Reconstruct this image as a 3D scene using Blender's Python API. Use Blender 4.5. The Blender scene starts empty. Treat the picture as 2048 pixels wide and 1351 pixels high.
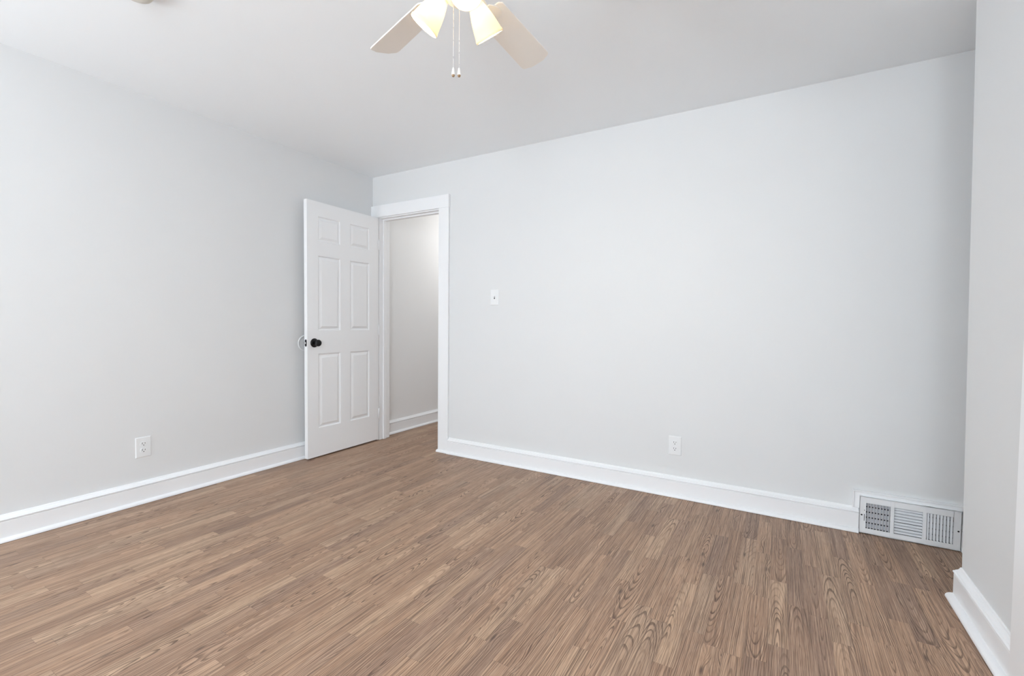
import bpy, bmesh, math, random
from mathutils import Vector, Matrix
random.seed(7)
sc = bpy.context.scene
COL = sc.collection
PI = math.pi

# ------------------------------------------------------------------ camera
CAM = Vector((3.28634573, -3.04723702, 1.09655574))
RIGHT = Vector((0.86342051, 0.50439272, 0.00964445))
UP = Vector((-0.02458847, 0.0229805, 0.99943349))
FWD = Vector((-0.50388534, 0.86316852, -0.03224408))
cd = bpy.data.cameras.new('camera')
cd.sensor_fit = 'HORIZONTAL'
cd.sensor_width = 36.0
cd.lens = 917.94 * 36.0 / 2048.0
cd.clip_start = 0.02
cam = bpy.data.objects.new('camera', cd)
M3 = Matrix((RIGHT, UP, -FWD)).transposed()
cam.matrix_world = Matrix.Translation(CAM) @ M3.to_4x4()
COL.objects.link(cam)
sc.camera = cam

# ------------------------------------------------------------------ light
sc.view_settings.view_transform = 'Standard'
sc.view_settings.look = 'None'
sc.view_settings.gamma = 1.0
sc.view_settings.use_curve_mapping = False
sc.view_settings.exposure = 0.19
sc.cycles.max_bounces = 16
sc.cycles.diffuse_bounces = 12
sc.cycles.transmission_bounces = 8
sc.cycles.sample_clamp_indirect = 6.0

w = bpy.data.worlds.new('daylight')
sc.world = w
w.use_nodes = True
w.node_tree.nodes['Background'].inputs['Color'].default_value = (0.80, 0.90, 1.0, 1)
w.node_tree.nodes['Background'].inputs['Strength'].default_value = 1.0

def area(name, loc, direction, sx, sy, power, col):
    l = bpy.data.lights.new(name, 'AREA')
    l.shape = 'RECTANGLE'; l.size = sx; l.size_y = sy
    l.energy = power; l.color = col
    o = bpy.data.objects.new(name, l)
    o.location = loc
    o.rotation_euler = Vector(direction).to_track_quat('-Z', 'Y').to_euler()
    COL.objects.link(o)
    return o
# daylight at unseen rear and left windows; second rear and right are added fill;
# all are aimed upwards to brighten the ceiling
area('window_and_fill_light', (1.25, -6.71, 1.42), (0.05, 1, 1.2), 1.5, 1.4, 14, (0.865, 0.94, 1.0))
area('window_and_fill_light', (3.05, -6.71, 1.42), (-0.05, 1, 1.2), 1.1, 1.4, 16, (0.865, 0.94, 1.0))  # second rear window, added to even out the fill
area('window_and_fill_light', (-0.11, -5.35, 1.42), (1, 0.95, 2.8), 1.1, 1.4, 190, (0.865, 0.94, 1.0))
area('window_and_fill_light', (4.04, -5.35, 1.42), (-1, 2.4, 2.6), 1.1, 1.4, 92, (0.865, 0.94, 1.0))  # added right-hand window light, brightens the left wall
# light of the hall lamp beyond the door
hl = bpy.data.lights.new('hall_lamp_light', 'POINT'); hl.energy = 13; hl.shadow_soft_size = 0.25; hl.color = (1.0, 0.975, 0.94)
ho = bpy.data.objects.new('hall_lamp_light', hl); ho.location = (0.55, 1.45, 2.05); COL.objects.link(ho)

# ------------------------------------------------------------------ materials
def srgb(r, g, b):
    f = lambda c: c / 12.92 if c <= 0.04045 else ((c + 0.055) / 1.055) ** 2.4
    return (f(r / 255), f(g / 255), f(b / 255), 1)

class NT:
    """small helper for node graphs"""
    def __init__(s, m):
        m.use_nodes = True
        s.t = m.node_tree; s.n = s.t.nodes; s.l = s.t.links
        s.bsdf = s.n['Principled BSDF']
    def put(s, sock, v):
        if hasattr(v, 'is_output') or isinstance(v, bpy.types.NodeSocket): s.l.new(v, sock)
        else: sock.default_value = v
    def math(s, op, a, b=0.0, c=0.0):
        n = s.n.new('ShaderNodeMath'); n.operation = op
        s.put(n.inputs[0], a); s.put(n.inputs[1], b); s.put(n.inputs[2], c)
        return n.outputs[0]
    def xyz(s, x, y, z=0.0):
        n = s.n.new('ShaderNodeCombineXYZ')
        for i, v in enumerate((x, y, z)): s.put(n.inputs[i], v)
        return n.outputs[0]
    def noise(s, vec, scale=1.0, detail=2.0, rough=0.5):
        n = s.n.new('ShaderNodeTexNoise'); n.noise_dimensions = '3D'
        s.put(n.inputs['Vector'], vec); n.inputs['Scale'].default_value = scale
        n.inputs['Detail'].default_value = detail; n.inputs['Roughness'].default_value = rough
        return n.outputs[0]
    def white(s, vec):
        n = s.n.new('ShaderNodeTexWhiteNoise'); n.noise_dimensions = '3D'
        s.put(n.inputs['Vector'], vec)
        sp = s.n.new('ShaderNodeSeparateColor'); s.l.new(n.outputs['Color'], sp.inputs[0])
        return sp.outputs[0], sp.outputs[1], sp.outputs[2]
    def ramp(s, f, a, b, va=0.0, vb=1.0):
        n = s.n.new('ShaderNodeMapRange'); n.clamp = True; n.interpolation_type = 'SMOOTHSTEP'
        s.put(n.inputs[0], f); s.put(n.inputs[1], a); s.put(n.inputs[2], b); s.put(n.inputs[3], va); s.put(n.inputs[4], vb)
        return n.outputs[0]
    def mix(s, f, a, b, mode='MIX'):
        n = s.n.new('ShaderNodeMix'); n.data_type = 'RGBA'; n.blend_type = mode
        s.put(n.inputs[0], f); s.put(n.inputs[6], a); s.put(n.inputs[7], b)
        return n.outputs[2]
    def pos(s):
        g = s.n.new('ShaderNodeNewGeometry')
        sp = s.n.new('ShaderNodeSeparateXYZ'); s.l.new(g.outputs['Position'], sp.inputs[0])
        return g.outputs['Position'], sp.outputs[0], sp.outputs[1], sp.outputs[2]
    def bump(s, h, strength=0.2, dist=0.002):
        n = s.n.new('ShaderNodeBump'); n.inputs['Strength'].default_value = strength
        n.inputs['Distance'].default_value = dist
        s.l.new(h, n.inputs['Height']); s.l.new(n.outputs[0], s.bsdf.inputs['Normal'])

def paint(name, col, rough=0.5, spec=0.35, tex=0.0, tscale=140.0, vary=0.012):
    m = bpy.data.materials.new(name); g = NT(m); b = g.bsdf
    P, x, y, z = g.pos()
    n = g.noise(P, 1.7, 2.0)
    k = g.math('MULTIPLY_ADD', n, 2 * vary, 1.0 - vary)
    mul = g.n.new('ShaderNodeVectorMath'); mul.operation = 'SCALE'
    mul.inputs[0].default_value = col[:3]; g.l.new(k, mul.inputs['Scale'])
    g.l.new(mul.outputs[0], b.inputs['Base Color'])
    b.inputs['Roughness'].default_value = rough
    b.inputs['Specular IOR Level'].default_value = spec
    if tex:
        g.bump(g.noise(P, tscale, 3.0), tex, 0.0006)
    return m

def plain(name, col, rough=0.5, metal=0.0, spec=0.5):
    m = bpy.data.materials.new(name); g = NT(m); b = g.bsdf
    P, x, y, z = g.pos()
    r = g.math('MULTIPLY_ADD', g.noise(P, 60.0, 2.0), 0.1, rough - 0.05)
    g.l.new(r, b.inputs['Roughness'])
    b.inputs['Base Color'].default_value = col
    b.inputs['Metallic'].default_value = metal
    b.inputs['Specular IOR Level'].default_value = spec
    return m

M_WALL = paint('wall_paint', (0.725, 0.735, 0.74), 0.62, 0.25, 0.12, 160)
M_CEIL = paint('ceiling_paint', (0.90, 0.935, 0.96), 0.75, 0.15, 0.10, 120)
M_TRIM = paint('trim_paint', (0.86, 0.87, 0.885), 0.34, 0.45, 0.0)
M_DOOR = paint('door_paint', (0.85, 0.86, 0.872), 0.38, 0.45, 0.05, 90)
M_HALL = paint('hall_paint', (0.80, 0.803, 0.806), 0.6, 0.25, 0.1, 160)
M_PLATE = paint('plastic_plate', (0.80, 0.815, 0.825), 0.3, 0.5)
M_BLACK = plain('black_hardware', (0.006, 0.006, 0.007, 1), 0.38, 0.2, 0.4)
M_SLOT = plain('dark_slot', (0.02, 0.02, 0.02, 1), 0.8)
M_STEEL = plain('bright_steel', (0.85, 0.85, 0.86, 1), 0.2, 1.0)
M_GRILLE = plain('grille_enamel', (0.80, 0.82, 0.84, 1), 0.35, 0.0)
M_DAMP = plain('damper_steel', (0.50, 0.50, 0.54, 1), 0.45, 0.3)
M_DUCT = plain('duct_shade_dark', (0.012, 0.012, 0.014, 1), 0.9)  # near-black puts the shade inside the duct into the colour
M_BLADE = plain('blade_laminate', (0.93, 0.89, 0.83, 1), 0.42)
M_FAN = plain('fan_enamel', (0.85, 0.82, 0.76, 1), 0.3)
M_CHAIN = plain('bead_chain', (0.80, 0.79, 0.77, 1), 0.28, 0.75)
M_PEND = plain('pendant_white', (0.90, 0.89, 0.87, 1), 0.25)
M_TIP = plain('pendant_wood', (0.30, 0.19, 0.10, 1), 0.35)
M_DET = plain('detector_plastic', (0.74, 0.72, 0.66, 1), 0.45)

def shade_glass():
    m = bpy.data.materials.new('frosted_shade'); g = NT(m); t = g.t
    out = [n for n in g.n if n.type == 'OUTPUT_MATERIAL'][0]
    g.n.remove(g.bsdf)
    d = g.n.new('ShaderNodeBsdfDiffuse'); d.inputs[0].default_value = (0.86, 0.80, 0.68, 1)
    tr = g.n.new('ShaderNodeBsdfTranslucent'); tr.inputs[0].default_value = (0.96, 0.86, 0.66, 1)
    P, x, y, z = g.pos()
    k = g.math('MULTIPLY_ADD', g.noise(P, 40.0, 2.0), 0.06, 0.36)
    mx = g.n.new('ShaderNodeMixShader'); g.l.new(k, mx.inputs[0])
    g.l.new(d.outputs[0], mx.inputs[1]); g.l.new(tr.outputs[0], mx.inputs[2])
    g.l.new(mx.outputs[0], out.inputs['Surface'])
    return m
M_SHADE = shade_glass()

def bulb_mat():
    m = bpy.data.materials.new('lit_bulb'); g = NT(m)
    g.bsdf.inputs['Base Color'].default_value = (0.9, 0.9, 0.88, 1)
    g.bsdf.inputs['Emission Color'].default_value = (1.0, 0.93, 0.79, 1)
    g.bsdf.inputs['Emission Strength'].default_value = 520.0
    return m
M_BULB = bulb_mat()

def floor_mat():
    m = bpy.data.materials.new('laminate_planks'); g = NT(m)
    P, X, Y, Z = g.pos()
    W = 0.0643
    xs = g.math('DIVIDE', g.math('SUBTRACT', X, 3.146), W)
    col = g.math('FLOOR', xs)
    fx = g.math('SUBTRACT', g.math('SUBTRACT', xs, col), 0.5)
    c1, c2, c3 = g.white(g.xyz(col, 3.7, 0.0))
    L = g.math('MULTIPLY_ADD', c2, 0.16, 0.40)
    ys = g.math('ADD', g.math('DIVIDE', Y, L), g.math('MULTIPLY', c1, 9.0))
    row = g.math('FLOOR', ys)
    fy = g.math('SUBTRACT', g.math('SUBTRACT', ys, row), 0.5)
    r1, r2, r3 = g.white(g.xyz(col, row, 1.3))
    q1, q2, q3 = g.white(g.xyz(col, row, 8.9))
    lx = g.math('MULTIPLY', fx, W)
    ly = g.math('MULTIPLY', fy, L)
    seed = g.math('MULTIPLY', r3, 60.0)
    # slow wander of the grain
    wv = g.xyz(g.math('MULTIPLY', lx, 12.0), g.math('MULTIPLY', ly, 2.6), seed)
    wan = g.math('SUBTRACT', g.noise(wv, 1.0, 1.5, 0.45), 0.5)
    # knots
    kv = g.n.new('ShaderNodeTexVoronoi'); kv.feature = 'F1'; kv.voronoi_dimensions = '3D'
    g.l.new(g.xyz(g.math('DIVIDE', lx, 0.062), g.math('DIVIDE', ly, 0.24), seed), kv.inputs['Vector']); kv.inputs['Scale'].default_value = 1.0
    kd = kv.outputs['Distance']
    kpick = g.math('GREATER_THAN', q3, 0.52)
    kn = g.math('MULTIPLY', g.ramp(kd, 0.0, 0.55, 1.0, 0.0), kpick)
    # each strip is a slice through growth rings, some through the heart, some well off it
    o1 = g.math('SUBTRACT', r1, 0.5)
    off = g.math('MULTIPLY', g.math('MULTIPLY', o1, g.math('ABSOLUTE', o1)), 0.75)
    gx = g.math('ADD', g.math('ADD', lx, off), g.math('MULTIPLY', wan, 0.020))
    gx = g.math('ADD', gx, g.math('MULTIPLY', kn, 0.018))
    gz = g.math('MULTIPLY', g.math('ADD', ly, g.math('MULTIPLY', g.math('SUBTRACT', r2, 0.5), 0.55)), 0.085)
    gz = g.math('ADD', gz, g.math('MULTIPLY', wan, 0.020))
    rr = g.math('SQRT', g.math('ADD', g.math('MULTIPLY', gx, gx), g.math('MULTIPLY', gz, gz)))
    # uneven ring spacing, frayed edges
    rr2 = g.math('ADD', rr, g.math('MULTIPLY', g.noise(g.xyz(g.math('MULTIPLY', rr, 75.0), seed, 0.0), 1.0, 2.0), 0.010))
    ph = g.math('MULTIPLY', rr2, g.math('MULTIPLY_ADD', q1, 80.0, 140.0))
    fray = g.noise(g.xyz(g.math('MULTIPLY', lx, 520.0), g.math('MULTIPLY', ly, 11.0), seed), 1.0, 3.0, 0.6)
    ring = g.math('FRACT', ph)
    band = g.math('MULTIPLY', g.ramp(ring, 0.30, 0.86), g.ramp(ring, 0.90, 1.0, 1.0, 0.0))
    dark = g.ramp(g.math('ADD', band, g.math('MULTIPLY', g.math('SUBTRACT', fray, 0.5), 1.0)), 0.42, 1.0)
    bold = g.ramp(g.noise(g.xyz(g.math('MULTIPLY', rr, 28.0), g.math('MULTIPLY', ly, 2.0), g.math('ADD', seed, 3.0)), 1.0, 1.0), 0.36, 0.62, 0.30, 1.0)
    # fine fibres and pores
    fib = g.noise(g.xyz(g.math('MULTIPLY', lx, 700.0), g.math('MULTIPLY', ly, 12.0), g.math('ADD', seed, 5.0)), 1.0, 2.0, 0.6)
    pore = g.ramp(g.noise(g.xyz(g.math('MULTIPLY', lx, 430.0), g.math('MULTIPLY', ly, 14.0), g.math('ADD', seed, 9.0)), 1.0, 2.0, 0.55), 0.56, 0.70)
    cloud = g.noise(g.xyz(g.math('MULTIPLY', lx, 34.0), g.math('MULTIPLY', ly, 4.0), g.math('ADD', seed, 2.0)), 1.0, 2.0, 0.5)
    strk = g.noise(g.xyz(g.math('MULTIPLY', lx, 240.0), g.math('MULTIPLY', ly, 2.4), g.math('ADD', seed, 14.0)), 1.0, 3.0, 0.6)
    # plank tones
    c = g.mix(q2, (0.490, 0.305, 0.195, 1), (0.325, 0.192, 0.122, 1))
    c = g.mix(g.math('MULTIPLY', g.ramp(r3, 0.6, 0.95), 0.72), c, (0.235, 0.148, 0.112, 1))
    c = g.mix(g.math('MULTIPLY', g.ramp(r2, 0.62, 0.95), 0.62), c, (0.56, 0.385, 0.255, 1))
    c = g.mix(g.ramp(cloud, 0.3, 0.75, 0.0, 0.5), c, (0.290, 0.172, 0.115, 1))
    c = g.mix(g.ramp(strk, 0.46, 0.66, 0.0, 0.72), c, (0.115, 0.066, 0.044, 1))
    c = g.mix(g.ramp(strk, 0.30, 0.48, 0.55, 0.0), c, (0.63, 0.435, 0.295, 1))
    c = g.mix(g.math('MULTIPLY', g.math('MULTIPLY', dark, bold), g.math('MULTIPLY_ADD', q1, 0.15, 0.80)), c, (0.090, 0.050, 0.034, 1))
    c = g.mix(g.math('MULTIPLY', pore, 0.50), c, (0.118, 0.070, 0.050, 1))
    c = g.mix(g.ramp(fib, 0.42, 0.78, 0.0, 0.42), c, (0.60, 0.44, 0.32, 1))
    kc = g.math('MULTIPLY', g.ramp(kd, 0.02, 0.15, 1.0, 0.0), g.math('MULTIPLY', kpick, 0.8))
    c = g.mix(kc, c, (0.070, 0.042, 0.032, 1))
    # joints between strips and boards
    ex = g.math('MULTIPLY', g.math('SUBTRACT', 0.5, g.math('ABSOLUTE', fx)), W)
    ey = g.math('MULTIPLY', g.math('SUBTRACT', 0.5, g.math('ABSOLUTE', fy)), L)
    e = g.math('MINIMUM', ex, ey)
    seam = g.ramp(e, 0.0002, 0.0011, 1.0, 0.0)
    c = g.mix(g.math('MULTIPLY', seam, 0.40), c, (0.11, 0.07, 0.052, 1))
    g.l.new(c, g.bsdf.inputs['Base Color'])
    g.l.new(g.math('MULTIPLY_ADD', dark, 0.12, 0.40), g.bsdf.inputs['Roughness'])
    g.bsdf.inputs['Specular IOR Level'].default_value = 0.36
    h = g.math('SUBTRACT', g.math('SUBTRACT', 1.0, g.math('MULTIPLY', dark, 0.5)), g.math('MULTIPLY', seam, 0.8))
    h = g.math('SUBTRACT', h, g.math('MULTIPLY', pore, 0.4))
    g.bump(h, 0.22, 0.0006)
    return m
M_FLOOR = floor_mat()

# ------------------------------------------------------------------ mesh helpers
class MB:
    def __init__(s): s.v = []; s.f = []; s.sm = []
    def add(s, vs, fs, smooth=False):
        o = len(s.v); s.v += [tuple(v) for v in vs]
        for f in fs: s.f.append(tuple(o + i for i in f)); s.sm.append(smooth)
    def box(s, x0, x1, y0, y1, z0, z1):
        s.add([(x0, y0, z0), (x1, y0, z0), (x1, y1, z0), (x0, y1, z0), (x0, y0, z1), (x1, y0, z1), (x1, y1, z1), (x0, y1, z1)],
              [(0, 3, 2, 1), (4, 5, 6, 7), (0, 1, 5, 4), (1, 2, 6, 5), (2, 3, 7, 6), (3, 0, 4, 7)])
    def obox(s, c, ax, ay, az, hx, hy, hz):
        c = Vector(c); ax, ay, az = Vector(ax), Vector(ay), Vector(az)
        vs = [c + ax * (hx * i) + ay * (hy * j) + az * (hz * k) for k in (-1, 1) for i, j in ((-1, -1), (1, -1), (1, 1), (-1, 1))]
        s.add(vs, [(0, 3, 2, 1), (4, 5, 6, 7), (0, 1, 5, 4), (1, 2, 6, 5), (2, 3, 7, 6), (3, 0, 4, 7)])
    def sweep(s, prof, start, end, dirx, smooth=False):
        """profile points (offset along dirx, height) swept straight from start to end"""
        a, b, d = Vector(start), Vector(end), Vector(dirx)
        n = len(prof)
        ring = lambda p: [p + d * o + Vector((0, 0, h)) for o, h in prof]
        s.add(ring(a) + ring(b), [(i, (i + 1) % n, n + (i + 1) % n, n + i) for i in range(n)] + [tuple(range(n))[::-1], tuple(range(n, 2 * n))], smooth)
    def lathe(s, prof, origin=(0, 0, 0), axis=(0, 0, 1), seg=32, cap0=False, cap1=False, smooth=True):
        o = Vector(origin); a = Vector(axis).normalized()
        t = Vector((1, 0, 0)) if abs(a.x) < 0.9 else Vector((0, 1, 0))
        e1 = a.cross(t).normalized(); e2 = a.cross(e1)
        vs = []
        for r, h in prof:
            for k in range(seg):
                q = 2 * PI * k / seg
                vs.append(o + a * h + (e1 * math.cos(q) + e2 * math.sin(q)) * r)
        fs = []
        for i in range(len(prof) - 1):
            for k in range(seg):
                k2 = (k + 1) % seg
                fs.append((i * seg + k, i * seg + k2, (i + 1) * seg + k2, (i + 1) * seg + k))
        if cap0: fs.append(tuple(range(seg))[::-1])
        if cap1: fs.append(tuple((len(prof) - 1) * seg + k for k in range(seg)))
        s.add(vs, fs, smooth)
    def tube(s, pts, r, seg=10):
        pts = [Vector(p) for p in pts]; vs = []
        for i, p in enumerate(pts):
            t = (pts[min(i + 1, len(pts) - 1)] - pts[max(i - 1, 0)]).normalized()
            u = t.cross(Vector((0.12, 0.31, 0.94))).normalized(); w_ = t.cross(u)
            rr = r[i] if isinstance(r, (list, tuple)) else r
            vs += [p + (u * math.cos(2 * PI * k / seg) + w_ * math.sin(2 * PI * k / seg)) * rr for k in range(seg)]
        fs = [(i * seg + k, i * seg + (k + 1) % seg, (i + 1) * seg + (k + 1) % seg, (i + 1) * seg + k) for i in range(len(pts) - 1) for k in range(seg)]
        fs += [tuple(range(seg))[::-1], tuple((len(pts) - 1) * seg + k for k in range(seg))]
        s.add(vs, fs, True)
    def ball(s, c, r, seg=8, rings=6):
        prof = [(max(1e-5, r * math.sin(PI * i / rings)), -r * math.cos(PI * i / rings)) for i in range(rings + 1)]
        s.lathe(prof, c, (0, 0, 1), seg)
    def prism(s, outline, origin, ex, ey, en, t0, t1):
        """flat outline (u, v) extruded from t0 to t1 along en"""
        o = Vector(origin); ex, ey, en = Vector(ex), Vector(ey), Vector(en); n = len(outline)
        vs = [o + ex * a + ey * b + en * t for t in (t0, t1) for a, b in outline]
        s.add(vs, [tuple(range(n))[::-1], tuple(range(n, 2 * n))] + [(i, (i + 1) % n, n + (i + 1) % n, n + i) for i in range(n)])
    def build(s, name, mat, parent=None, bevel=0.0, seg=2):
        me = bpy.data.meshes.new(name)
        me.from_pydata(s.v, [], s.f)
        me.polygons.foreach_set('use_smooth', s.sm)
        bm = bmesh.new(); bm.from_mesh(me)
        bmesh.ops.remove_doubles(bm, verts=bm.verts, dist=1e-6)
        bmesh.ops.recalc_face_normals(bm, faces=bm.faces)
        bm.to_mesh(me); bm.free()
        me.materials.append(mat)
        o = bpy.data.objects.new(name, me); COL.objects.link(o)
        if parent is not None: o.parent = parent
        if bevel:
            b = o.modifiers.new('bevel', 'BEVEL'); b.width = bevel; b.segments = seg
            b.limit_method = 'ANGLE'; b.angle_limit = math.radians(40)
        return o

def boxes(name, mat, *bs, parent=None, bevel=0.0):
    m = MB()
    for b in bs: m.box(*b)
    return m.build(name, mat, parent, bevel)

def struct(o, label=None):
    o['kind'] = 'structure'
    if label: o['label'] = label
    return o

def empty(name, loc, label, cat, group=None):
    o = bpy.data.objects.new(name, None); o.location = loc; o.empty_display_size = 0.1
    COL.objects.link(o)
    o['label'] = label; o['category'] = cat; o['kind'] = 'thing'
    if group: o['group'] = group
    return o

# ------------------------------------------------------------------ room shell
H = 2.425
BY = 0.12            # thickness of the back wall
YR = -6.60           # wall behind the camera
XE = 5.0             # far side of the alcove beyond the pier
OX0, OX1, OZ = 0.090, 0.786, 2.048   # door opening
struct(boxes('floor', M_FLOOR, (-0.14, XE + 0.12, YR - 0.14, 3.2, -0.06, 0.0)), 'brown wood grain laminate floor of narrow staggered strips')
struct(boxes('ceiling', M_CEIL, (-0.14, XE + 0.12, YR - 0.14, 3.2, H, H + 0.08)), 'flat pale ceiling')
# left wall with one window behind the camera; the part past the back wall lines the hall
struct(boxes('wall_left', M_WALL,
    (-0.12, 0, -4.75, 0.0, 0, H), (-0.12, 0, YR - 0.12, -5.95, 0, H),
    (-0.12, 0, -5.95, -4.75, 0, 0.68), (-0.12, 0, -5.95, -4.75, 2.16, H)), 'light grey left wall')
struct(boxes('wall_hall', M_HALL, (-0.12, 0, 0.0, 3.2, 0, H), (0, 1.5, 3.08, 3.2, 0, H), (1.3, 1.42, BY, 3.08, 0, H)), 'white wall of the hall beyond the open door')
struct(boxes('wall_back', M_WALL, (0.0, OX0 - 0.02, 0, BY, 0, H), (OX1 + 0.02, XE, 0, BY, 0, H), (OX0 - 0.02, OX1 + 0.02, 0, BY, OZ + 0.02, H)),
       'light grey back wall with the doorway')
struct(boxes('wall_rear', M_WALL,
    (0, 0.45, YR - 0.12, YR, 0, H), (2.05, 2.45, YR - 0.12, YR, 0, H), (3.65, 4.1, YR - 0.12, YR, 0, H),
    (0.45, 2.05, YR - 0.12, YR, 0, 0.68), (0.45, 2.05, YR - 0.12, YR, 2.16, H),
    (2.45, 3.65, YR - 0.12, YR, 0, 0.68), (2.45, 3.65, YR - 0.12, YR, 2.16, H)))
# right wall: ends short of the back wall, its face a little out of plumb
YE = -0.558
XR = 3.944; LEAN = 0.0115
mb = MB()
x0, x1 = XR, XR - LEAN * H
YW = -4.75
mb.add([(x0, YW, 0), (x0, YE, 0), (XE, YE, 0), (XE, YW, 0), (x1, YW, H), (x1, YE, H), (XE, YE, H), (XE, YW, H)],
       [(0, 3, 2, 1), (4, 5, 6, 7), (0, 1, 5, 4), (1, 2, 6, 5), (2, 3, 7, 6), (3, 0, 4, 7)])
mb.box(XR - 0.02, XR + 0.12, YR - 0.12, -5.95, 0, H); mb.box(XR - 0.02, XR + 0.12, -5.95, YW, 0, 0.68); mb.box(XR - 0.02, XR + 0.12, -5.95, YW, 2.16, H)
struct(mb.build('wall_right', M_WALL), 'light grey right wall ending in a corner short of the back wall')
struct(boxes('wall_alcove', M_WALL, (XE, XE + 0.12, YE, BY, 0, H)))

# window frames of the walls behind the camera
def window(name, x0, x1, y0, y1, z0, z1, alongx):
    m = MB(); t = 0.07
    if alongx:
        m.box(x0 - t, x0, y0, y1, z0 - t, z1 + t); m.box(x1, x1 + t, y0, y1, z0 - t, z1 + t)
        m.box(x0, x1, y0, y1, z1, z1 + t); m.box(x0, x1, y0, y1 + 0.02, z0 - t, z0)
    else:
        m.box(x0, x1, y0 - t, y0, z0 - t, z1 + t); m.box(x0, x1, y1, y1 + t, z0 - t, z1 + t)
        m.box(x0, x1, y0, y1, z1, z1 + t); m.box(x0, x1 + 0.02, y0, y1, z0 - t, z0)
    struct(m.build(name, M_TRIM, None, 0.003))
window('window_1', 0.47, 2.03, YR, YR + 0.018, 0.70, 2.14, True)
window('added_window_2', 2.47, 3.63, YR, YR + 0.018, 0.70, 2.14, True)  # unseen frame for the added second rear light
window('window_3', 0.0, 0.018, -5.93, -4.77, 0.70, 2.14, False)
window('added_window_4', XR - 0.038, XR - 0.02, -5.93, -4.77, 0.70, 2.14, False)  # unseen frame for the added fill light on the right

# ------------------------------------------------------------------ baseboards
def arc(cx, cz, r, a0, a1, n):
    return [(cx + r * math.cos(math.radians(a0 + (a1 - a0) * i / n)), cz + r * math.sin(math.radians(a0 + (a1 - a0) * i / n))) for i in range(n + 1)]
BOARD = [(0, 0), (0.024, 0), (0.0255, 0.003), (0.0255, 0.098)] + arc(0.0225, 0.099, 0.003, 0, 90, 4) + [(0.0205, 0.1035), (0, 0.1035)]
CAP = [(0, 0.1035), (0.0205, 0.1035), (0.021, 0.105)] + arc(0.0245, 0.1095, 0.0045, -100, 75, 8) + [(0.0215, 0.1150), (0.0200, 0.1172), (0.0155, 0.1190), (0.0115, 0.1215), (0.0090, 0.1250), (0.0072, 0.1290), (0.0045, 0.1305), (0, 0.131)]
def shoe_prof(w_, h_):
    n = 7
    return [(0.0255, 0.0018)] + [(0.0255 + w_, 0.0018)] + [(0.0255 + w_ * math.cos(PI / 2 * i / n), 0.004 + (h_ - 0.004) * math.sin(PI / 2 * i / n)) for i in range(n + 1)]
SHOE = shoe_prof(0.0185, 0.021)
SHOE_R = shoe_prof(0.0245, 0.021)
def baseboard(name, start, end, d, label, shoe=SHOE):
    m = MB(); m.sweep(BOARD, start, end, d)
    o = struct(m.build(name, M_TRIM), label)
    c = MB(); c.sweep(CAP, start, end, d); c.build('cap_moulding', M_TRIM, o)
    s = MB(); s.sweep(shoe, start, end, d); s.build('shoe_moulding', M_TRIM, o)
    return o
VX0, VX1, VZ1 = 3.674, 4.075, 0.199
baseboard('baseboard_left', (0, YR, 0), (0, -0.02, 0), (1, 0, 0), 'white moulded baseboard along the left wall')
baseboard('baseboard_back', (0.905, 0, 0), (VX0 - 0.0015, 0, 0), (0, -1, 0), 'white moulded baseboard along the back wall')
baseboard('baseboard_alcove', (VX1 + 0.002, 0, 0), (XE, 0, 0), (0, -1, 0), None)
baseboard('baseboard_right', (XR, -1.118, 0), (XR, YE, 0), (-1, 0, 0), 'white moulded baseboard along the right wall', SHOE_R)
baseboard('baseboard_hall', (0, BY + 0.004, 0), (0, 3.08, 0), (1, 0, 0), 'white baseboard of the hall wall seen through the doorway')

# ------------------------------------------------------------------ door frame
m = MB()
m.box(0.796, 0.900, -0.018, 0, 0.0, OZ + 0.003)       # right casing
m.box(0.0, 0.078, -0.018, 0, 0.0, OZ + 0.003)         # left casing, ripped to the corner
cas = struct(m.build('trim_1', M_TRIM, None, 0.002), 'white flat door casing of the doorway')
boxes('head_casing', M_TRIM, (-0.0, 0.902, -0.020, 0, OZ + 0.003, 2.157), parent=cas, bevel=0.002)
m = MB()
m.box(OX0 - 0.02, OX0, -0.001, BY + 0.001, 0, OZ); m.box(OX1, OX1 + 0.02, -0.001, BY + 0.001, 0, OZ)
m.box(OX0 - 0.02, OX1 + 0.02, -0.001, BY + 0.001, OZ - 0.006, OZ + 0.02)
m.build('door_jamb', M_TRIM, cas, 0.0015)
m = MB()
m.box(OX0, OX0 + 0.012, 0.040, 0.075, 0, OZ - 0.006); m.box(OX1 - 0.012, OX1, 0.040, 0.075, 0, OZ - 0.006)
m.box(OX0 + 0.012, OX1 - 0.012, 0.040, 0.075, OZ - 0.018, OZ - 0.006)
m.build('door_stop', M_TRIM, cas, 0.0015)
# shoe moulding carried along the foot of the casing
m = MB()
m.sweep([(a - 0.0075, b) for a, b in SHOE], (0.790, 0, 0), (0.9045, 0, 0), (0, -1, 0))
m.build('shoe_moulding', M_TRIM, cas)
# hall side casing
boxes('hall_casing', M_TRIM, (0.796, 0.90, BY, BY + 0.018, 0, OZ), (0.03, 0.078, BY, BY + 0.018, 0, OZ), (0.03, 0.90, BY, BY + 0.018, OZ, 2.157), parent=cas, bevel=0.002)

# casing on the right wall close to the camera
CX = XR - 0.001
m = MB()
m.box(CX - 0.036, CX, -1.235, -1.1185, 0, 2.05)
m.box(CX - 0.036, CX, -2.13, -2.015, 0, 2.05)
rc = struct(m.build('trim_2', M_TRIM, None, 0.002), 'white flat casing at the right edge of the photo')
boxes('head_casing', M_TRIM, (CX - 0.038, CX, -2.135, -1.113, 2.05, 2.16), parent=rc, bevel=0.002)

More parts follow.
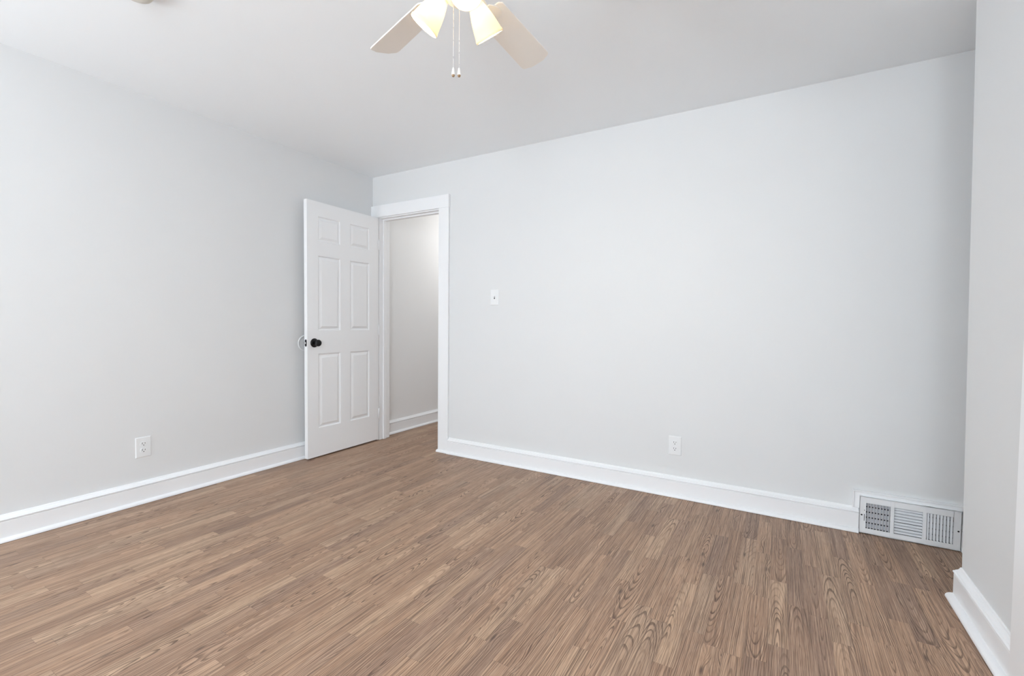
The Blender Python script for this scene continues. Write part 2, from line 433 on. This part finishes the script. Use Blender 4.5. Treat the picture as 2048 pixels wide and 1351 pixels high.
# moulding that frames the register
m = MB()
m.prism([(3.650, 0.128), (3.650, 0.216), (4.130, 0.216), (4.130, 0.128), (4.112, 0.128), (4.112, 0.194), (3.690, 0.194), (3.690, 0.128)],
        (0, 0, 0), (1, 0, 0), (0, 0, 1), (0, -1, 0), 0.0, 0.015)
fr = struct(m.build('trim_3', M_TRIM, None, 0.002), 'white raised moulding framing the vent on the back wall')
m = MB()
m.prism([(3.645, 0.128), (3.645, 0.223), (4.135, 0.223), (4.135, 0.128), (4.128, 0.128), (4.128, 0.2155), (3.6525, 0.2155), (3.6525, 0.128)],
        (0, 0, 0), (1, 0, 0), (0, 0, 1), (0, -1, 0), 0.0, 0.020)
m.build('edge_bead', M_TRIM, fr, 0.002)

# ------------------------------------------------------------------ six panel door
DW, DT, DZ0, DZ1 = 0.742, 0.035, 0.012, 2.042
US = [0.0, 0.105, 0.324, 0.423, 0.642, DW]
ZS = [DZ0, 0.238, 0.840, 1.022, 1.620, 1.733, 1.931, DZ1]
def door_face(m, off, sgn):
    """one face with six raised panels; local x = along the door, y = out of the face"""
    def pt(u, z, d): return (u, sgn * (off + d), z)
    for i in range(5):
        for j in range(7):
            u0, u1, z0, z1 = US[i], US[i + 1], ZS[j], ZS[j + 1]
            if i in (1, 3) and j in (1, 3, 5):
                loops = [(0, 0), (0.004, -0.0015), (0.008, -0.0088), (0.013, -0.0100), (0.017, -0.0092), (0.033, -0.0020), (0.0355, -0.0010)]
                vs = []
                for ins, d in loops:
                    vs += [pt(u0 + ins, z0 + ins, d), pt(u1 - ins, z0 + ins, d), pt(u1 - ins, z1 - ins, d), pt(u0 + ins, z1 - ins, d)]
                fs = [(4 * k + a, 4 * k + (a + 1) % 4, 4 * k + 4 + (a + 1) % 4, 4 * k + 4 + a) for k in range(len(loops) - 1) for a in range(4)]
                fs.append(tuple(4 * (len(loops) - 1) + a for a in range(4)))
                m.add(vs, fs)
            else:
                m.add([pt(u0, z0, 0), pt(u1, z0, 0), pt(u1, z1, 0), pt(u0, z1, 0)], [(0, 1, 2, 3)])
def door_mesh():
    m = MB()
    door_face(m, 0.0, 1)          # face towards the room at local y = 0
    o = len(m.v)
    door_face(m, DT, -1)          # face towards the wall at local y = -DT
    for j in range(7):
        for u in (0.0, DW):
            m.add([(u, 0, ZS[j]), (u, -DT, ZS[j]), (u, -DT, ZS[j + 1]), (u, 0, ZS[j + 1])], [(0, 1, 2, 3)])
    for i in range(5):
        for z in (DZ0, DZ1):
            m.add([(US[i], 0, z), (US[i + 1], 0, z), (US[i + 1], -DT, z), (US[i], -DT, z)], [(0, 1, 2, 3)])
    return m
door = struct(door_mesh().build('door_1', M_DOOR), 'white six panel door standing open against the left wall')
DTH = 0.0146
# local x runs from the hinge into the room (-y), local y is +x
ang = DTH - PI / 2
door.location = (0.0948, -0.022, 0)
door.rotation_euler = (0, 0, ang)
# knob, one on each face
KU, KZ = 0.679, 0.926
def knob(sgn, off):
    m = MB()
    m.lathe([(0.001, 0.010), (0.014, 0.010), (0.0125, 0.020), (0.0120, 0.026), (0.016, 0.030), (0.0225, 0.036), (0.0262, 0.043), (0.0270, 0.049), (0.0255, 0.055), (0.021, 0.0595), (0.013, 0.062), (0.001, 0.063)],
            (KU, off, KZ), (0, sgn, 0), 32)
    k = m.build('door_knob', M_BLACK, door)
    m = MB()
    m.lathe([(0.001, -0.001), (0.0355, -0.001), (0.0360, 0.003), (0.034, 0.007), (0.028, 0.0095), (0.018, 0.012), (0.001, 0.012)], (KU, off, KZ), (0, sgn, 0), 36)
    m.build('rosette', M_BLACK, k)
    return k
k1 = knob(1, 0.0); k1['label'] = 'round black door knob'
knob(-1, -DT)
# latch plate with rounded ends on the free edge
m = MB()
ol = [(0.0112 * math.cos(a), 0.017 + 0.0112 * math.sin(a)) for a in [PI * i / 8 for i in range(9)]] + [(0.0112 * math.cos(a), -0.017 + 0.0112 * math.sin(a)) for a in [PI + PI * i / 8 for i in range(9)]]
m.prism(ol, (DW, -DT / 2, KZ), (0, 1, 0), (0, 0, 1), (1, 0, 0), -0.001, 0.0012)
lp = m.build('latch_plate', M_BLACK, door); lp['label'] = 'black latch plate with rounded ends'
m = MB()
m.prism([(-0.006, -0.007), (0.006, -0.007), (0.006, 0.007), (-0.006, 0.007)], (DW, -DT / 2, KZ), (0, 1, 0), (0, 0, 1), (1, 0, 0), 0.0, 0.010)
lb = m.build('latch_bolt', M_STEEL, lp, 0.002); lb['label'] = 'bright steel latch bolt'
# hinges in the gap between door and jamb
for z in (0.25, 1.02, 1.80):
    m = MB()
    m.lathe([(0.001, -0.045), (0.0055, -0.045), (0.0055, 0.045), (0.001, 0.045)], (-0.0075, 0.0005, z), (0, 0, 1), 14)
    m.box(-0.004, -0.0005, -0.026, 0.0, z - 0.044, z + 0.044)
    m.build('hinge', M_TRIM, door)

# ------------------------------------------------------------------ knob guard on the left wall
m = MB()
m.lathe([(0.0635, 0.0), (0.0635, 0.004), (0.0610, 0.0065), (0.0570, 0.0065), (0.0540, 0.0040), (0.040, 0.0032), (0.020, 0.0030), (0.001, 0.0030)], (0, -0.709, 0.921), (1, 0, 0), 48, cap0=True)
gd = m.build('wall_bumper', M_PLATE)
gd['label'] = 'round white knob guard disc on the left wall behind the open door'; gd['category'] = 'wall bumper'; gd['kind'] = 'thing'

# ------------------------------------------------------------------ wall plates
def plate_mesh(w_, h_, t):
    m = MB()
    loops = [(0, 0), (0, t * 0.35), (0.0012, t * 0.7), (0.0032, t * 0.95), (0.005, t)]
    vs = []
    for ins, d in loops:
        a, b = w_ / 2 - ins, h_ / 2 - ins
        vs += [(-a, -b, d), (a, -b, d), (a, b, d), (-a, b, d)]
    fs = [(4 * k + q, 4 * k + (q + 1) % 4, 4 * k + 4 + (q + 1) % 4, 4 * k + 4 + q) for k in range(len(loops) - 1) for q in range(4)]
    fs += [(3, 2, 1, 0), tuple(4 * (len(loops) - 1) + q for q in range(4))]
    m.add(vs, fs)
    return m
def outlet(label, group=None):
    root = empty('wall_outlet', (0, 0, 0), label, 'outlet', group)
    plate_mesh(0.079, 0.121, 0.0055).build('cover_plate', M_PLATE, root)
    for s in (1, -1):
        cy = 0.0195 * s
        m = MB()
        pts = []
        for i in range(32):       # round face with flattened top and bottom
            a = 2 * PI * i / 32
            pts.append((0.0172 * math.cos(a), max(-0.0140, min(0.0140, 0.0172 * math.sin(a)))))
        m.prism(pts, (0, cy, 0), (1, 0, 0), (0, 1, 0), (0, 0, 1), 0.004, 0.0082)
        r = m.build('receptacle', M_PLATE, root, 0.0006)
        sl = MB()
        sl.box(-0.0078, -0.0054, cy - 0.001, cy + 0.0085, 0.008, 0.00845)
        sl.box(0.0054, 0.0078, cy + 0.0002, cy + 0.0078, 0.008, 0.00845)
        sl.prism([(0.0030 * math.cos(a), -0.0068 + 0.0030 * math.sin(a) if math.sin(a) < 0 else -0.0068 + 0.0018 * math.sin(a)) for a in [2 * PI * i / 16 for i in range(16)]],
                 (0, cy, 0), (1, 0, 0), (0, 1, 0), (0, 0, 1), 0.008, 0.00845)
        sl.build('slot', M_SLOT, r)
    m = MB(); m.lathe([(0.001, 0.0068), (0.0026, 0.0064), (0.0034, 0.0052)], (0, 0, 0), (0, 0, 1), 16)
    m.build('screw', M_PLATE, root)
    return root
BACK_ROT = Matrix(((1, 0, 0), (0, 0, -1), (0, 1, 0)))     # plate face looks to -y
LEFT_ROT = Matrix(((0, 0, 1), (1, 0, 0), (0, 1, 0)))      # plate face looks to +x
o1 = outlet('white duplex outlet on the back wall, between the light switch and the vent', 'wall outlets')
o1.matrix_world = Matrix.Translation((2.724, 0, 0.324)) @ BACK_ROT.to_4x4()
o2 = outlet('white duplex outlet low on the left wall, left of the open door', 'wall outlets')
o2.matrix_world = Matrix.Translation((0, -1.800, 0.333)) @ LEFT_ROT.to_4x4()
sw = empty('light_switch', (0, 0, 0), 'white toggle light switch on the back wall right of the doorway', 'light switch')
plate_mesh(0.075, 0.121, 0.0055).build('cover_plate', M_PLATE, sw)
m = MB(); m.box(-0.0052, 0.0052, -0.0120, 0.0120, 0.0054, 0.0058); m.build('toggle_slot', M_SLOT, sw)
m = MB(); m.obox((0, 0.0035, 0.0105), (1, 0, 0), (0, 0.88, 0.47), (0, -0.47, 0.88), 0.0040, 0.0060, 0.0080); m.build('toggle', M_PLATE, sw, 0.001)
for s in (1, -1):
    m = MB(); m.lathe([(0.001, 0.0068), (0.0026, 0.0064), (0.0034, 0.0052)], (0, 0.0305 * s, 0), (0, 0, 1), 16); m.build('screw', M_PLATE, sw)
sw.matrix_world = Matrix.Translation((1.3475, 0, 1.297)) @ BACK_ROT.to_4x4()

# ------------------------------------------------------------------ register on the back wall
vr = empty('floor_vent', (VX0, 0, 0), 'white three-way air vent set in the baseboard of the back wall, by the right corner', 'vent')
VY = -0.031
banks = [(3.702, 3.803), (3.818, 3.930), (3.944, 4.045)]
BZ0, BZ1 = 0.031, 0.166
m = MB()
def L(x): return x - VX0
xs_ = [VX0] + [v for b in banks for v in b] + [VX1]
for k in range(0, len(xs_), 2): m.box(L(xs_[k]), L(xs_[k + 1]), VY, VY + 0.004, 0.004, VZ1)
for a, b in banks:
    m.box(L(a), L(b), VY, VY + 0.004, 0.004, BZ0); m.box(L(a), L(b), VY, VY + 0.004, BZ1, VZ1)
# turned edges of the face plate
m.box(0, 0.003, VY, -0.002, 0.004, VZ1); m.box(L(VX1) - 0.003, L(VX1), VY, -0.002, 0.004, VZ1)
m.box(0, L(VX1), VY, -0.002, VZ1 - 0.003, VZ1); m.box(0, L(VX1), VY, -0.002, 0.004, 0.007)
m.build('face_plate', M_GRILLE, vr, 0.0008)
boxes('duct_shade_sheet', M_DUCT, (L(3.685), L(4.062), -0.0035, -0.0005, 0.01, 0.19), parent=vr)  # flat sheet painted dark for the shade of the duct cavity
def fin(x, ang, z0, z1, w_=0.0125, y=VY + 0.0065):
    m = MB(); d = Vector((math.sin(ang), math.cos(ang), 0)); n = Vector((d.y, -d.x, 0))
    m.obox((L(x), y, (z0 + z1) / 2), d, n, (0, 0, 1), w_ / 2, 0.0006, (z1 - z0) / 2)
    m.build('louver', M_GRILLE, vr)
def pitch(a, b, n): return [a + (b - a) * (i + 0.5) / n for i in range(n)]
for x in pitch(banks[0][0], banks[0][1], 8): fin(x + 0.003, math.radians(38), BZ0, BZ1, 0.011)
for x in pitch(banks[2][0], banks[2][1], 8): fin(x, math.radians(-38), BZ0, BZ1, 0.0125)
for z in pitch(BZ0, BZ1, 9):
    m = MB(); a = math.radians(40)
    m.obox((L(sum(banks[1]) / 2), VY + 0.0065, z), (1, 0, 0), (0, math.cos(a), math.sin(a)), (0, -math.sin(a), math.cos(a)), (banks[1][1] - banks[1][0]) / 2, 0.0064, 0.0006)
    m.build('louver', M_GRILLE, vr)
# damper blades behind the louvres
for z in pitch(BZ0 - 0.004, BZ1 + 0.004, 5):
    m = MB(); a = math.radians(68)
    m.obox((L(3.8735), -0.0105, z), (1, 0, 0), (0, math.cos(a), math.sin(a)), (0, -math.sin(a), math.cos(a)), 0.186, 0.0105, 0.0006)
    m.build('damper_blade', M_DAMP, vr)
boxes('lever_slot', M_SLOT, (L(3.694), L(3.6965), VY - 0.0003, VY + 0.001, 0.070, 0.106), (L(3.694), L(3.6965), VY - 0.0003, VY + 0.001, 0.124, 0.129), parent=vr)
for x in (3.684, 4.064):
    m = MB(); m.lathe([(0.0001, 0.0016), (0.003, 0.0012), (0.0042, 0.0)], (L(x), VY, 0.100), (0, -1, 0), 16)
    m.build('screw', M_SLOT, vr)['label'] = 'dark screw'

# ------------------------------------------------------------------ ceiling fan with three lights
HX, HY, ZB = 2.3717, -1.8317, 2.200
TH0, PIT, RB, W0, W1 = 1.5762, -0.2656, 0.5487, 0.1076, 0.1257
AZ0, DOWN, RAD, ZM, RM = 1.308, 0.8912, 0.1292, 2.0705, 0.0503
fan = empty('ceiling_fan', (HX, HY, H), 'cream ceiling fan with five blades and three lit glass shades', 'ceiling fan')
def z_(z): return z - H
m = MB(); m.lathe([(0.001, 0), (0.066, 0), (0.068, -0.012), (0.060, -0.040), (0.034, -0.062), (0.016, -0.066), (0.016, -0.090), (0.001, -0.090)], (0, 0, 0), (0, 0, 1), 40); m.build('canopy', M_FAN, fan)
m = MB(); m.lathe([(0.001, -0.078), (0.045, -0.080), (0.088, -0.092), (0.104, -0.110), (0.106, -0.165), (0.098, -0.188), (0.062, -0.206), (0.001, -0.208)], (0, 0, 0), (0, 0, 1), 48); m.build('motor_housing', M_FAN, fan)
m = MB(); m.lathe([(0.001, -0.206), (0.050, -0.206), (0.052, -0.214), (0.052, -0.252), (0.046, -0.262), (0.050, -0.268), (0.046, -0.290), (0.030, -0.302), (0.001, -0.305)], (0, 0, 0), (0, 0, 1), 40); m.build('switch_housing', M_FAN, fan)
def blade_outline(r0, R_, w0, w1):
    pts = [(r0, -w0 * 0.40), (r0 + 0.012, -w0 * 0.5)]
    wt = w1 / 2
    def corner(s):
        # scalloped corner: side, small shoulder, slant, tip
        return [(R_ - 0.036, s * wt), (R_ - 0.024, s * wt * 0.985), (R_ - 0.016, s * wt * 0.93), (R_ - 0.011, s * wt * 0.80), (R_ - 0.007, s * wt * 0.62), (R_ - 0.001, s * wt * 0.50), (R_, s * wt * 0.38)]
    pts += corner(-1) + corner(1)[::-1]
    pts += [(r0 + 0.012, w0 * 0.5), (r0, w0 * 0.40)]
    return pts
# outline in world scale; slightly rounded root
for k in range(5):
    a = TH0 + k * 2 * PI / 5
    d = Vector((math.cos(a), math.sin(a), 0)); n = Vector((-math.sin(a) * math.cos(PIT), math.cos(a) * math.cos(PIT), math.sin(PIT)))
    up = d.cross(n)
    m = MB(); m.prism(blade_outline(0.165, RB, W0, W1), (0, 0, z_(ZB)), d, n, up, -0.0025, 0.0025)
    b = m.build('blade', M_BLADE, fan, 0.0015)
    m = MB()     # iron: arm from the motor and a rounded plate under the blade root
    m.tube([Vector((0, 0, -0.200)) + d * 0.075, Vector((0, 0, -0.212)) + d * 0.11, Vector((0, 0, z_(ZB) - 0.004)) + d * 0.150], [0.010, 0.009, 0.009], 10)
    ol = [(0.145, -0.016), (0.165, -0.030)] + [(0.190 + 0.030 * math.cos(q), 0.036 * math.sin(q)) for q in [-PI / 2 + PI * i / 12 for i in range(13)]] + [(0.165, 0.030), (0.145, 0.016)]
    m.prism(ol, (0, 0, z_(ZB)), d, n, up, -0.0075, -0.0024)
    m.build('blade_iron', M_FAN, b, 0.001)
for k in range(3):
    a = AZ0 + k * 2 * PI / 3
    e = Vector((math.cos(a), math.sin(a), 0)); ax = e * math.cos(DOWN) - Vector((0, 0, math.sin(DOWN)))
    mc = Vector((0, 0, z_(ZM))) + e * RAD
    Ls = 0.112
    neck = mc - ax * Ls
    m = MB()
    m.tube([e * 0.030 + Vector((0, 0, -0.262)), e * 0.044 + Vector((0, 0, -0.262)), neck - ax * 0.004], 0.0085, 12)
    m.lathe([(0.001, -0.012), (0.018, -0.012), (0.0225, -0.004), (0.0232, 0.012), (0.021, 0.016)], neck, ax, 28)
    m.build('light_arm', M_FAN, fan)
    prof = [(0.0200, 0.004), (0.0245, 0.012), (0.0300, 0.026), (0.0352, 0.042), (0.0398, 0.060), (0.0438, 0.078), (0.0468, 0.094), (0.0482, 0.101), (0.0500, 0.103), (0.0506, 0.107), (0.0500, 0.1115), (0.0486, 0.112),
            (0.0478, 0.110), (0.0462, 0.101), (0.0444, 0.092), (0.0412, 0.076), (0.0372, 0.058), (0.0326, 0.040), (0.0274, 0.024), (0.0220, 0.010)]
    m = MB(); m.lathe(prof, neck, ax, 44)
    sh = m.build('lamp_shade', M_SHADE, fan)
    m = MB(); m.lathe([(0.001, 0.012), (0.010, 0.014), (0.011, 0.028), (0.016, 0.042), (0.0215, 0.055), (0.0225, 0.064), (0.019, 0.074), (0.010, 0.0805), (0.001, 0.082)], neck, ax, 20)
    m.build('bulb', M_BULB, sh)
# pull chains
def chain(x, y, z0, z1, tip, lab):
    m = MB(); zz = z0
    while zz > z1:
        m.ball((x, y, z_(zz)), 0.0013, 6, 4); zz -= 0.0033
    m.tube([(x, y, z_(z0)), (x, y, z_(z1))], 0.0004, 5)
    c = m.build('pull_chain', M_CHAIN, fan)
    t = MB(); t.lathe([(0.0003, 0.0), (0.0022, -0.001), (0.0032, -0.004), (0.0040, -0.010), (0.0049, -0.016), (0.0056, -0.021), (0.0056, -0.0235)], (x, y, z_(z1)), (0, 0, 1), 18, cap1=True)
    p = t.build('pendant', M_PEND, c); p['label'] = 'white teardrop pendant'
    q = MB(); q.lathe([(0.0055, -0.0230), (0.0055, -0.0245), (0.0046, -0.0275), (0.0028, -0.0295), (0.0003, -0.0302)], (x, y, z_(z1)), (0, 0, 1), 18, cap0=True)
    q.build('pendant_tip', M_TIP, c)['label'] = 'brown pendant tip'
    return c
# a little to the left and behind the housing's middle, hanging from its rim
chain(-0.0265, 0.000, 2.150, 1.927, 0, '')
chain(-0.0120, 0.012, 2.130, 1.928, 1, '')

# ------------------------------------------------------------------ round ceiling fixture at the top edge of the photo
det = empty('smoke_detector', (1.028, -2.192, H), 'round off-white smoke detector on the ceiling at the top left edge', 'smoke detector')
m = MB(); m.lathe([(0.001, 0), (0.070, 0), (0.071, -0.006), (0.067, -0.012), (0.001, -0.012)], (0, 0, 0), (0, 0, 1), 40); m.build('base_ring', M_PLATE, det)
m = MB(); m.lathe([(0.061, -0.010), (0.060, -0.022), (0.052, -0.033), (0.030, -0.038), (0.001, -0.039)], (0, 0, 0), (0, 0, 1), 40); m.build('sensor_cover', M_DET, det)
